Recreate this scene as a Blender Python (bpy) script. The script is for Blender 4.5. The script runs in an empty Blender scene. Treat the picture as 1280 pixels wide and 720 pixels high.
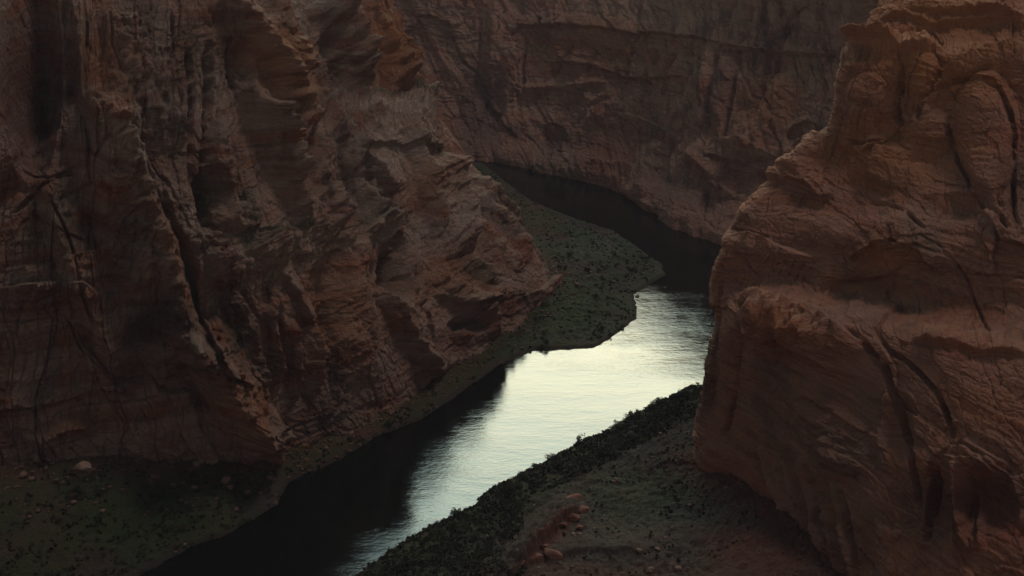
import bpy, math, random
import numpy as np
from mathutils import Vector

random.seed(7)
rng = np.random.default_rng(7)
R = math.radians
scene = bpy.context.scene
col = scene.collection

# ------------------------------------------------------------------ camera
HAZE = .00003; PITCH = R(22.0); CH = 300.0; F = 1545.0          # focal length in pixels of a 1280 wide picture
cP, sP = math.cos(PITCH), math.sin(PITCH)
cam_d = bpy.data.cameras.new('camera'); cam = bpy.data.objects.new('camera', cam_d); col.objects.link(cam)
cam.location = (0, 0, CH); cam.rotation_euler = (R(90) - PITCH, 0, 0)
cam_d.sensor_width = 36; cam_d.lens = 36 * F / 1280; cam_d.clip_start = 1; cam_d.clip_end = 30000
scene.camera = cam

def ray(px, py):
    r = (px - 640) / F; u = (360 - py) / F
    return np.array([r, cP + u * sP, -sP + u * cP])
def at(px, py, Y):
    d = ray(px, py); t = Y / d[1]
    return np.array([d[0] * t, Y, CH + d[2] * t])
def ground(px, py, z=0.0):
    d = ray(px, py); t = (z - CH) / d[2]
    return np.array([d[0] * t, d[1] * t, z])
def proj(P):
    w = P[..., 1] * cP + (CH - P[..., 2]) * sP
    up = P[..., 1] * sP - (CH - P[..., 2]) * cP
    w = np.maximum(w, 1.0)
    return 640 + F * P[..., 0] / w, 360 - F * up / w

# ------------------------------------------------------------------ noise
from concurrent.futures import ThreadPoolExecutor
POOL = ThreadPoolExecutor(4)
_G = rng.normal(size=(256, 3)); _G /= np.linalg.norm(_G, axis=1)[:, None]; _G = _G.astype(np.float32)
_PM = rng.permutation(256).astype(np.int32); _PM = np.r_[_PM, _PM]
def chunks(fn, n, step=120000):
    list(POOL.map(fn, range(0, n, step)))
def perlin(P, seed=0):
    shp = P.shape[:-1]; P = P.reshape(-1, 3); out = np.empty(len(P), np.float32)
    def work(a):
        p = P[a:a + 120000]; f0 = np.floor(p); i = f0.astype(np.int32); f = (p - f0).astype(np.float32)
        fx, fy, fz = f[:, 0], f[:, 1], f[:, 2]
        w = f * f * f * (f * (f * 6 - 15) + 10); acc = 0
        for dx in (0, 1):
            hx = _PM[(i[:, 0] + (dx + seed * 7)) & 255]; wx = w[:, 0] if dx else 1 - w[:, 0]
            for dy in (0, 1):
                hy = _PM[hx + ((i[:, 1] + dy + seed) & 255)]; wy = wx * (w[:, 1] if dy else 1 - w[:, 1])
                for dz in (0, 1):
                    g = _G[_PM[hy + ((i[:, 2] + dz) & 255)]]
                    d = g[:, 0] * (fx - dx) + g[:, 1] * (fy - dy) + g[:, 2] * (fz - dz)
                    acc = acc + wy * (w[:, 2] if dz else 1 - w[:, 2]) * d
        out[a:a + 120000] = acc
    chunks(work, len(P))
    return out.reshape(shp) * 1.6
_CR = rng.random((256, 6)).astype(np.float32)
def facets(u, v, seed=0, tilt=1.2):
    """broken faces: each cell of an uneven mosaic has its own height and slant; also the distance to the joint between cells"""
    shp = u.shape; u = u.ravel(); v = v.ravel(); H = np.empty(u.shape, np.float32); E = np.empty(u.shape, np.float32)
    def work(a):
        x = u[a:a + 120000]; y = v[a:a + 120000]; ix = np.floor(x).astype(np.int32); iy = np.floor(y).astype(np.int32)
        b1 = np.full(x.shape, 9., np.float32); b2 = b1.copy(); h1 = np.zeros(x.shape, np.float32)
        for dx in (-1, 0, 1):
            for dy in (-1, 0, 1):
                c = _CR[_PM[_PM[(ix + dx + seed * 5) & 255] + ((iy + dy + seed) & 255)]]
                ex = (x - ix - dx - .15 - .7 * c[:, 0]).astype(np.float32); ey = (y - iy - dy - .15 - .7 * c[:, 1]).astype(np.float32)
                d = np.abs(ex) * .55 + np.abs(ey) * .25 + np.sqrt(ex * ex + ey * ey) * .6
                h = (c[:, 2] - .5) * 2 + tilt * ((c[:, 3] - .5) * ex + (c[:, 4] - .5) * ey) * 2
                k = d < b1
                b2 = np.where(k, b1, np.minimum(b2, d)); h1 = np.where(k, h, h1); b1 = np.where(k, d, b1)
        H[a:a + 120000] = h1; E[a:a + 120000] = b2 - b1
    chunks(work, len(u))
    return H.reshape(shp), E.reshape(shp)
def fbm(P, n=4, seed=0, lac=2.07, gain=0.5):
    a = 1.0; t = 0; s = 0
    for k in range(n):
        t = t + a * perlin(P, seed + k * 17); s += a; a *= gain; P = P * lac
    return t / s * 1.3
def ridged(P, n=3, seed=0, gain=0.5):
    a = 1.0; t = 0; s = 0
    for k in range(n):
        t = t + a * (1 - np.abs(perlin(P, seed + k * 31)) * 2); s += a; a *= gain; P = P * 2.1
    return t / s
def V3(a, b, c): return np.stack(np.broadcast_arrays(a, b, c), -1).astype(np.float64)
def smooth(a, b, x):
    t = np.clip((x - a) / (b - a), 0, 1); return t * t * (3 - 2 * t)

# ------------------------------------------------------------------ surfaces from a net of guide points
def cr_interp(Pn, spans, axis):
    Pn = np.moveaxis(Pn, axis, 0); out = []
    n = len(Pn)
    for i in range(n - 1):
        p1, p2 = Pn[i], Pn[i + 1]
        p0 = Pn[i - 1] if i > 0 else 2 * p1 - p2
        p3 = Pn[i + 2] if i + 2 < n else 2 * p2 - p1
        # finite difference tangents limited by the shorter neighbour
        def ln(v): return np.linalg.norm(v, axis=-1, keepdims=True) + 1e-6
        a, b, c = ln(p1 - p0), ln(p2 - p1), ln(p3 - p2)
        m1 = ((p1 - p0) / a * b + (p2 - p1) / b * a) / (a + b) * b
        m2 = ((p2 - p1) / b * c + (p3 - p2) / c * b) / (b + c) * b
        k = spans[i]
        t = (np.arange(k + (1 if i == n - 2 else 0)) / k).reshape((-1,) + (1,) * (Pn.ndim - 1))
        h = (2*t**3 - 3*t*t + 1) * p1[None] + (t**3 - 2*t*t + t) * m1[None] + (-2*t**3 + 3*t*t) * p2[None] + (t**3 - t*t) * m2[None]
        out.append(h)
    return np.moveaxis(np.concatenate(out, 0), 0, axis)
def grid_normals(P):
    du = np.gradient(P, axis=1); dv = np.gradient(P, axis=0)
    n = np.cross(du, dv); n /= np.linalg.norm(n, axis=-1, keepdims=True) + 1e-9
    return n
def face_cam(n, P):                     # normals out of the rock: the net is laid out left to right, bottom to top
    return n
def box_blur(A, r):
    for ax in (0, 1):
        pad = [(0, 0), (0, 0)]; pad[ax] = (r + 1, r)
        c = np.cumsum(np.pad(A, pad, mode='edge'), axis=ax)
        A = (np.take(c, np.arange(2*r+1, c.shape[ax]), ax) - np.take(c, np.arange(0, c.shape[ax]-2*r-1), ax)) / (2*r+1)
    return A

def poly_dist(px, py, poly, reach):
    """distance, signed side and running length (0..1) from points to a polyline"""
    x = px.ravel(); y = py.ravel(); pl = np.array(poly, float)
    m = (x > pl[:, 0].min() - reach) & (x < pl[:, 0].max() + reach) & (y > pl[:, 1].min() - reach) & (y < pl[:, 1].max() + reach)
    idx = np.nonzero(m)[0]; x = x[idx]; y = y[idx]
    best = np.full(len(x), 1e9); side = np.zeros(len(x)); tt = np.zeros(len(x))
    L = np.r_[0, np.cumsum(np.hypot(*np.diff(pl, axis=0).T))]
    for i in range(len(pl) - 1):
        a = pl[i]; d = pl[i + 1] - a; l2 = d @ d
        t = np.clip(((x - a[0]) * d[0] + (y - a[1]) * d[1]) / l2, 0, 1)
        ex = x - a[0] - t * d[0]; ey = y - a[1] - t * d[1]; dist = np.hypot(ex, ey)
        k = dist < best
        best[k] = dist[k]; side[k] = np.sign(d[0] * ey - d[1] * ex)[k]; tt[k] = ((L[i] + t * math.sqrt(l2)) / L[-1])[k]
    return idx, best, side, tt

def sculpt(D, px, py, strokes, wob):
    """D += the relief of every joint, fin, slab edge and recess.  lengths across in picture units, heights in metres"""
    wx = px + wob[0]; wy = py + wob[1]
    flat = D.reshape(-1)
    nz = (.65 + .8 * fbm(V3(px / 15, py / 15, 3.3), 3, 120)).reshape(-1)
    for s in strokes:
        kind, A, w = s[0], s[1], s[2]; poly = s[-1]
        reach = {'crack': w * 1.2, 'ridge': w, 'slab': max(w * 1.0, 8), 'blob': 0, 'alcove': 0, 'prow': w}[kind] + 6
        if kind == 'alcove':                # a hollow under a sharp arched lip, fading out downwards
            cx, cy, rx, ry = poly
            r2 = ((wx - cx) / rx) ** 2 + ((wy - cy) / ry) ** 2
            D -= A * np.clip(1 - r2, 0, 1) ** w * smooth(1.0, -.5, (wy - cy) / ry); continue
        if kind == 'blob':                  # A, w = ellipse (cx, cy, rx, ry)
            cx, cy, rx, ry = poly
            r2 = ((wx - cx) / rx) ** 2 + ((wy - cy) / ry) ** 2
            D += A * np.clip(1 - r2, 0, 1) ** w; continue
        idx, d, side, t = poly_dist(wx, wy, poly, reach)
        end = np.clip(np.minimum(t, 1 - t) * 7, 0, 1) ** 0.7
        if kind == 'crack': flat[idx] -= A * .8 * end * np.clip(nz[idx], .15, 1.4) * np.clip(1 - d / (w * .62), 0, 1) ** .9
        elif kind == 'prow':                # a crest with its own width on either hand
            wl, wr = s[3]; ww = np.where(side > 0, wl, wr)
            flat[idx] += A * end * (.75 + .3 * nz[idx]) * np.clip(1 - d / ww, 0, 1) ** .9
        elif kind == 'ridge': flat[idx] += A * end * (.6 + .4 * nz[idx]) * np.clip(1 - d / w, 0, 1)
        elif kind == 'slab':                # ground left of the line's travel stands proud, then fades back over w
            sg = d * side
            edge = smooth(-1.3, 1.3, sg if A > 0 else -sg)
            flat[idx] += abs(A) * end * (.55 + .5 * nz[idx]) * edge * np.clip(1 - d / w, 0, 1)
    return D

def grid_object(name, P, mat, attrs=None, parent=None, flip=False):
    nv, nu = P.shape[:2]
    me = bpy.data.meshes.new(name)
    me.vertices.add(nv * nu); me.vertices.foreach_set('co', P.reshape(-1).astype(np.float32))
    i = np.arange(nv - 1)[:, None] * nu + np.arange(nu - 1)[None]
    q = np.stack([i, i + 1, i + nu + 1, i + nu], -1).reshape(-1, 4)
    if flip: q = q[:, ::-1]
    me.loops.add(q.size); me.loops.foreach_set('vertex_index', q.reshape(-1).astype(np.int32))
    me.polygons.add(len(q)); me.polygons.foreach_set('loop_start', (np.arange(len(q)) * 4).astype(np.int32))
    me.update(calc_edges=True)
    me.polygons.foreach_set('use_smooth', np.ones(len(q), bool))
    for k, v in (attrs or {}).items():
        a = me.attributes.new(k, 'FLOAT', 'POINT'); a.data.foreach_set('value', v.reshape(-1).astype(np.float32))
    o = bpy.data.objects.new(name, me); col.objects.link(o); me.materials.append(mat)
    if parent: o.parent = parent
    return o

# ------------------------------------------------------------------ materials
class NT:
    def __init__(s, name):
        s.m = bpy.data.materials.new(name); s.m.use_nodes = True; s.t = s.m.node_tree
        s.b = s.t.nodes['Principled BSDF']; s.out = s.t.nodes['Material Output']
        s.co = s.t.nodes.new('ShaderNodeTexCoord').outputs['Object']
    def n(s, typ, **kw):
        nd = s.t.nodes.new('ShaderNode' + typ)
        for k, v in kw.items(): setattr(nd, k, v)
        return nd
    def link(s, a, b): s.t.links.new(a, b)
    def setv(s, sock, v):
        if isinstance(v, bpy.types.NodeSocket): s.link(v, sock)
        else: sock.default_value = v
    def map(s, scale=(1, 1, 1), rot=(0, 0, 0), vec=None):
        nd = s.n('Mapping'); s.link(vec or s.co, nd.inputs[0]); nd.inputs['Scale'].default_value = scale; nd.inputs['Rotation'].default_value = rot
        return nd.outputs[0]
    def noise(s, vec, scale, detail=4, rough=.55, dist=0.0):
        nd = s.n('TexNoise'); s.link(vec, nd.inputs['Vector']); nd.inputs['Scale'].default_value = scale
        nd.inputs['Detail'].default_value = detail; nd.inputs['Roughness'].default_value = rough; nd.inputs['Distortion'].default_value = dist
        return nd.outputs[0]
    def ramp(s, f, stops):
        nd = s.n('ValToRGB'); s.link(f, nd.inputs[0]); e = nd.color_ramp.elements
        while len(e) < len(stops): e.new(0.5)
        for k, (p, c) in enumerate(stops):
            e[k].position = p; e[k].color = (c if len(c) == 4 else (*c, 1)) if isinstance(c, tuple) else (c, c, c, 1)
        return nd.outputs[0]
    def mix(s, f, a, b, mode='MIX'):
        nd = s.n('Mix', data_type='RGBA', blend_type=mode)
        s.setv(nd.inputs[0], f)
        for sock, v in ((nd.inputs[6], a), (nd.inputs[7], b)):
            s.setv(sock, v if isinstance(v, bpy.types.NodeSocket) else (*v, 1))
        return nd.outputs[2]
    def math(s, op, a, b=0.0, c=None, clamp=False):
        nd = s.n('Math', operation=op); nd.use_clamp = clamp; s.setv(nd.inputs[0], a); s.setv(nd.inputs[1], b)
        if c is not None: s.setv(nd.inputs[2], c)
        return nd.outputs[0]
    def attr(s, name):
        return s.n('Attribute', attribute_name=name).outputs['Fac']
    def bump(s, h, dist, strength=1.0, prev=None):
        nd = s.n('Bump'); s.link(h, nd.inputs['Height']); nd.inputs['Distance'].default_value = dist; nd.inputs['Strength'].default_value = strength
        if prev: s.link(prev, nd.inputs['Normal'])
        return nd.outputs[0]
    def done(s, color, rough=.9, normal=None, spec=.25):
        s.setv(s.b.inputs['Base Color'], color if isinstance(color, bpy.types.NodeSocket) else (*color, 1))
        s.setv(s.b.inputs['Roughness'], rough); s.b.inputs['Specular IOR Level'].default_value = spec
        if normal: s.link(normal, s.b.inputs['Normal'])
        return s.m

def rock_material(name, base, warm, dark, pale, strata_rot=(0, 0, 0), streak=.6, bump_m=1.0, fine=1.0, bed=.5, orange=(.33, .128, .048), grey=(.135, .098, .088), red=(.23, .058, .035)):
    t = NT(name)
    sc = t.n('VectorMath', operation='MULTIPLY_ADD')
    nc = t.n('TexNoise'); t.link(t.co, nc.inputs['Vector']); nc.inputs['Scale'].default_value = .02; nc.inputs['Detail'].default_value = 3
    t.link(nc.outputs['Color'], sc.inputs[0]); sc.inputs[1].default_value = (22, 22, 14); t.link(t.co, sc.inputs[2])
    wco = sc.outputs[0]
    big = t.noise(t.co, .011, 4, .6)
    mid = t.noise(wco, .06, 4, .65)
    c = t.mix(t.ramp(big, [(.35, 0.0), (.65, 1.0)]), base, warm)
    c = t.mix(t.math('MULTIPLY', t.ramp(t.attr('tone'), [(.5, 0.0), (.85, 1.0)]), .75), c, grey)
    c = t.mix(t.math('MULTIPLY', t.ramp(t.attr('tone'), [(.1, 1.0), (.42, 0.0)]), .6), c, red)
    # beds: thin layers that follow the bedding, colour and relief
    beds = t.noise(t.map((.05, .05, 1.0), strata_rot, wco), .55, 4, .65)
    beds2 = t.noise(t.map((.03, .03, 1.0), strata_rot, wco), .12, 4, .6)
    c = t.mix(t.math('MULTIPLY', t.ramp(beds2, [(.42, 0.0), (.6, 1.0)]), .55), c, pale)
    c = t.mix(t.math('MULTIPLY', t.ramp(beds, [(.35, 1.0), (.5, 0.0)]), .6), c, dark)
    c = t.mix(t.math('MULTIPLY', t.ramp(mid, [(.4, 0.0), (.7, 1.0)]), .5), c, pale)
    # desert varnish running down the faces
    st = t.noise(t.map((1, 1, .14), (0, 0, 0), wco), .09, 4, .62)
    st2 = t.noise(t.co, .013, 3)
    sm = t.math('MULTIPLY', t.ramp(st, [(.5, 0.0), (.66, 1.0)]), t.ramp(st2, [(.42, 0.0), (.6, 1.0)]))
    c = t.mix(t.math('MULTIPLY', sm, streak), c, dark)
    c = t.mix(t.math('MULTIPLY', t.attr('varnish_dark'), .85), c, dark)  # hand-placed varnish streaks, and darker patches over recesses and some faces
    c = t.mix(t.math('MULTIPLY', t.attr('pale'), .8), c, pale)
    c = t.mix(t.math('MULTIPLY', t.attr('warm'), t.ramp(mid, [(.3, .4), (.6, .9)])), c, orange)
    # scrub and dust lying on ledges
    gn = t.noise(t.co, .5, 6, .75)
    gm = t.math('MULTIPLY', t.ramp(gn, [(.32, 0.0), (.48, 1.0)]), t.attr('green'))
    c = t.mix(gm, c, t.mix(t.noise(t.co, 1.3, 2), (.022, .030, .014), (.06, .065, .035)))
    c = t.mix(t.math('MULTIPLY', t.attr('dust'), .6), c, (.15, .10, .07))
    sp = t.noise(t.co, 1.1, 3, .8)
    c = t.mix(.35, c, t.ramp(sp, [(.3, .35), (.7, .75)]), 'OVERLAY')
    n1 = t.noise(t.co, .4, 6, .75)
    h = t.math('ADD', t.math('MULTIPLY', n1, 1.3), t.math('MULTIPLY', beds, bed))
    nb = t.bump(h, 2.8 * bump_m)
    return t.done(c, .92, nb)

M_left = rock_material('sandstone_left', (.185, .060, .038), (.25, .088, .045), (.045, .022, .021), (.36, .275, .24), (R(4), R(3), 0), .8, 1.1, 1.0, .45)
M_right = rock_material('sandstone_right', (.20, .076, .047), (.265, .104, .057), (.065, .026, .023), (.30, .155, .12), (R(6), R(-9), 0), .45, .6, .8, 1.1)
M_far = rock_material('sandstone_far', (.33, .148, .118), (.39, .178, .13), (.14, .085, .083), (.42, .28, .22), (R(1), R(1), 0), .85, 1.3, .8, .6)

def bank_material(name):
    t = NT(name)
    n0 = t.noise(t.co, .03, 5, .6); n1 = t.noise(t.co, .22, 6, .7); n2 = t.noise(t.co, 1.2, 6, .75)
    c = t.mix(t.ramp(n0, [(.38, 0.0), (.62, 1.0)]), (.030, .027, .024), (.050, .032, .026))
    c = t.mix(t.math('MULTIPLY', t.attr('pale'), t.ramp(n1, [(.35, 0.0), (.6, 1.0)])), c, (.085, .08, .072))
    red = t.math('MULTIPLY', t.attr('red'), t.ramp(n1, [(.25, .3), (.6, 1.0)]))
    c = t.mix(red, c, (.085, .032, .023))
    gm = t.math('MULTIPLY', t.attr('green'), t.ramp(n2, [(.36, 0.0), (.58, 1.0)]))
    c = t.mix(gm, c, t.mix(t.ramp(n1, [(.35, 0.0), (.6, 1.0)]), (.009, .021, .006), (.017, .044, .008)))
    c = t.mix(t.attr('wet'), c, (.02, .018, .014))
    c = t.mix(.5, c, t.ramp(n2, [(.3, .3), (.7, .75)]), 'OVERLAY')
    nb = t.bump(t.math('ADD', t.math('MULTIPLY', n1, 1.5), n2), 1.2)
    return t.done(c, .95, nb)
M_bank = bank_material('bank_soil')

# ------------------------------------------------------------------ cliffs
def net(rows):
    return np.array([[at(*p) if len(p) == 3 else np.array(p[1:]) for p in r] for r in rows])
W = lambda x, y, z: ('w', x, y, z)

def relief(P, N, S, px, py, spec):
    """rock relief in metres along the base normal"""
    X, Y, Z = P[..., 0], P[..., 1], P[..., 2]
    wv = fbm(P / 90, 3, 5) * 9
    wz = fbm(P / 60, 3, 9) * 7
    s = S + spec['lean'] * Z * spec.get('leanw', lambda x: 1.0)(X) + wv
    D = np.zeros(Z.shape)
    # buttresses and flutes
    D += spec['butt'] * (ridged(V3(s / 62, Z / 420, 3.3), 3, 11) - .35)
    D += spec['flute'] * (ridged(V3(s / 17, Z / 150, 7.7), 3, 23) - .3) * (.4 + .9 * smooth(-.3, .5, fbm(P / 110, 2, 41)))
    D += spec['big'] * fbm(P / 75, 3, 51)
    zz = Z + wz + spec.get('dipx', 0) * X + spec.get('dipy', 0) * Y
    # broken faces at three sizes, taller than wide
    wu = 5 * fbm(P / 30, 4, 55); wq = 6 * fbm(P / 34, 4, 56)
    tone = np.zeros(Z.shape)
    for k, (du, dv, A, J) in enumerate(spec['facets']):
        f = (du / 22) ** .5
        h, e = facets((s + wu * f) / du, (zz + .25 * s * (k % 2 - .3) + wq * f) / dv, 3 + k * 7)
        if k < 3:
            hh, _ = facets((s + wu * f + 40) / (du * 1.1), (zz + .2 * s + wq * f) / (dv * 1.3), 40 + k, 0); tone += hh * (.5, .35, .25)[k]
        D += A * h - J * np.clip(1 - e / (.9 / du), 0, 1)
    # ledges: each bed stands proud by its own amount
    st = perlin(V3(X / 260, Y / 260, zz / 13), 61) + .6 * perlin(V3(X / 160, Y / 160, zz / 5.2), 62)
    D += spec['ledge'] * np.tanh(st * 3.5) * (.35 + .9 * smooth(-.2, .5, fbm(P / 85, 2, 71)))
    # cross bedding: every set of beds dips its own way
    setid = np.floor(zz / 17 + 1.2 * fbm(P / 60, 2, 77)).astype(np.int32)
    c = _CR[_PM[setid & 255]]
    zb = zz + (c[..., 0] - .5) * spec['cross'] * X + (c[..., 1] - .5) * spec['cross'] * Y
    mod = .4 + 1.2 * smooth(-.3, .4, fbm(P / 40, 2, 78))
    D += spec['bed'] * mod * (perlin(V3(X / 55, Y / 55, zb / 2.4), 63) + .55 * perlin(V3(X / 30, Y / 30, zb / 1.05), 64))
    D += spec['rough'] * fbm(P / 9, 5, 95, gain=.6)
    return D, tone

def build_cliff(name, rows, uspan, vspan, mat, strokes, paints, spec, flip=False, wamp=2.0, gain=1.0):
    C = net(rows); C[0] = C[1] - np.array([0, 0, 1.0]) * 42 
    P = cr_interp(cr_interp(C, uspan, 1), vspan, 0)
    N = grid_normals(P)
    if flip: N = -N
    N = np.stack([box_blur(N[..., k], 12) for k in range(3)], -1); N /= np.linalg.norm(N, axis=-1, keepdims=True)
    mid = P[P.shape[0] // 2]; S = np.r_[0, np.cumsum(np.linalg.norm(np.diff(mid[:, :2], axis=0), axis=1))][None] + 0 * P[..., 0]
    px, py = proj(P)
    D, tone = relief(P, N, S, px, py, spec)
    facing = smooth(-.05, .15, np.sum(N * (np.array([0, 0, CH]) - P), -1) / np.linalg.norm(P - np.array([0, 0, CH]), axis=-1))
    q = V3(px / 40, py / 40, 0.5)
    wob = (wamp * 1.6 * fbm(q, 4, 101), wamp * 1.6 * fbm(q + 31, 4, 102))
    D2 = sculpt(np.zeros(D.shape), px, py, strokes, wob) * facing
    E = P + N * (D + gain * D2)[..., None]
    at_ = {}
    N2 = grid_normals(E) * (-1 if flip else 1)
    for k in ('green', 'varnish_dark', 'pale', 'dust', 'warm'):
        a = np.zeros(D.shape)
        for kind, v, soft, shape in paints:
            if kind != k: continue
            cx, cy, rx, ry, ang = shape
            ca, sa = math.cos(R(ang)), math.sin(R(ang)); ux = (px + wob[0] * 3 - cx); uy = (py + wob[1] * 3 - cy)
            r = np.sqrt(((ux * ca + uy * sa) / rx) ** 2 + ((-ux * sa + uy * ca) / ry) ** 2)
            a = np.maximum(a, v * smooth(1, 1 - soft, r))
        at_[k] = a
    at_['tone'] = .5 + .5 * tone
    up = smooth(.55, .85, N2[..., 2])
    at_['green'] = np.clip(np.maximum(at_['green'], up * spec.get('greenup', .7)), 0, 1)
    at_['dust'] = np.clip(np.maximum(at_['dust'], up * .4), 0, 1)
    o = grid_object(name, E, mat, at_, flip=not flip)
    o['kind'] = 'structure'
    return o, E

# --- left cliff: guide rows from the foot up, columns from the left edge to the spur and round its back
L_rows = [
 # left off-frame      0                150              290             420            540            spur           back
 [(-700,760,430),(-300,700,440),(0,640,450),(150,622,465),(300,612,484),(430,580,522),(565,500,588),(695,372,738),W(-8,835,-8),W(-60,960,-8),W(-260,1060,-8),W(-900,1150,-8)],
 [(-700,640,440),(-300,600,450),(0,590,462),(150,578,478),(298,585,495),(428,548,536),(560,470,605),(690,345,750),W(-14,840,25),W(-80,950,25),W(-270,1060,25),W(-900,1160,25)],
 [(-700,480,450),(-300,470,462),(-5,480,472),(148,480,488),(290,480,506),(425,450,546),(548,415,612),(656,305,747),W(-30,838,52),W(-100,945,52),W(-280,1055,52),W(-900,1170,52)],
 [(-700,350,460),(-300,350,472),(-10,360,483),(146,360,499),(285,365,520),(415,365,560),(530,340,630),(616,262,746),W(-48,835,80),W(-120,935,80),W(-295,1050,80),W(-900,1180,80)],
 [(-700,250,475),(-300,250,488),(-15,255,498),(145,260,514),(282,285,538),(405,280,588),(512,250,664),(574,212,756),W(-66,830,105),W(-140,925,105),W(-310,1045,105),W(-900,1190,105)],
 [(-700,130,496),(-300,130,508),(-20,140,518),(145,150,534),(285,170,564),(398,160,640),(492,150,700),(538,139,762),W(-84,835,128),W(-160,915,130),W(-330,1040,130),W(-900,1200,130)],
 [(-700,90,508),(-300,90,520),(-20,95,530),(145,100,546),(290,115,580),(400,118,676),(486,118,728),(522,112,770),W(-92,840,140),W(-165,915,140),W(-335,1040,140),W(-900,1200,140)],
 [(-700,0,534),(-300,0,546),(-25,0,556),(145,0,574),(290,0,608),(385,0,722),(452,0,774),(474,0,800),W(-124,850,178),W(-190,915,185),W(-345,1040,185),W(-900,1200,185)],
 [W(-600,565,238),W(-400,575,238),W(-262,582,238),W(-205,602,240),W(-212,652,222),W(-192,745,210),W(-170,800,205),W(-150,830,198),W(-158,868,200),W(-210,915,238),W(-360,1040,238),W(-900,1210,238)],
 [W(-660,620,246),W(-440,630,246),W(-300,640,246),W(-250,660,247),W(-230,700,244),W(-215,765,238),W(-200,805,228),W(-185,825,220),W(-190,862,222),W(-260,930,246),W(-420,1060,246),W(-950,1260,246)],
 [W(-4000,700,250),W(-3800,760,250),W(-3600,850,250),W(-3400,950,250),W(-3200,1050,250),W(-3100,1150,250),W(-3000,1250,250),W(-2900,1350,250),W(-2800,1450,250),W(-2700,1550,250),W(-2600,1650,250),W(-2500,1800,250)],
]
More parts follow.
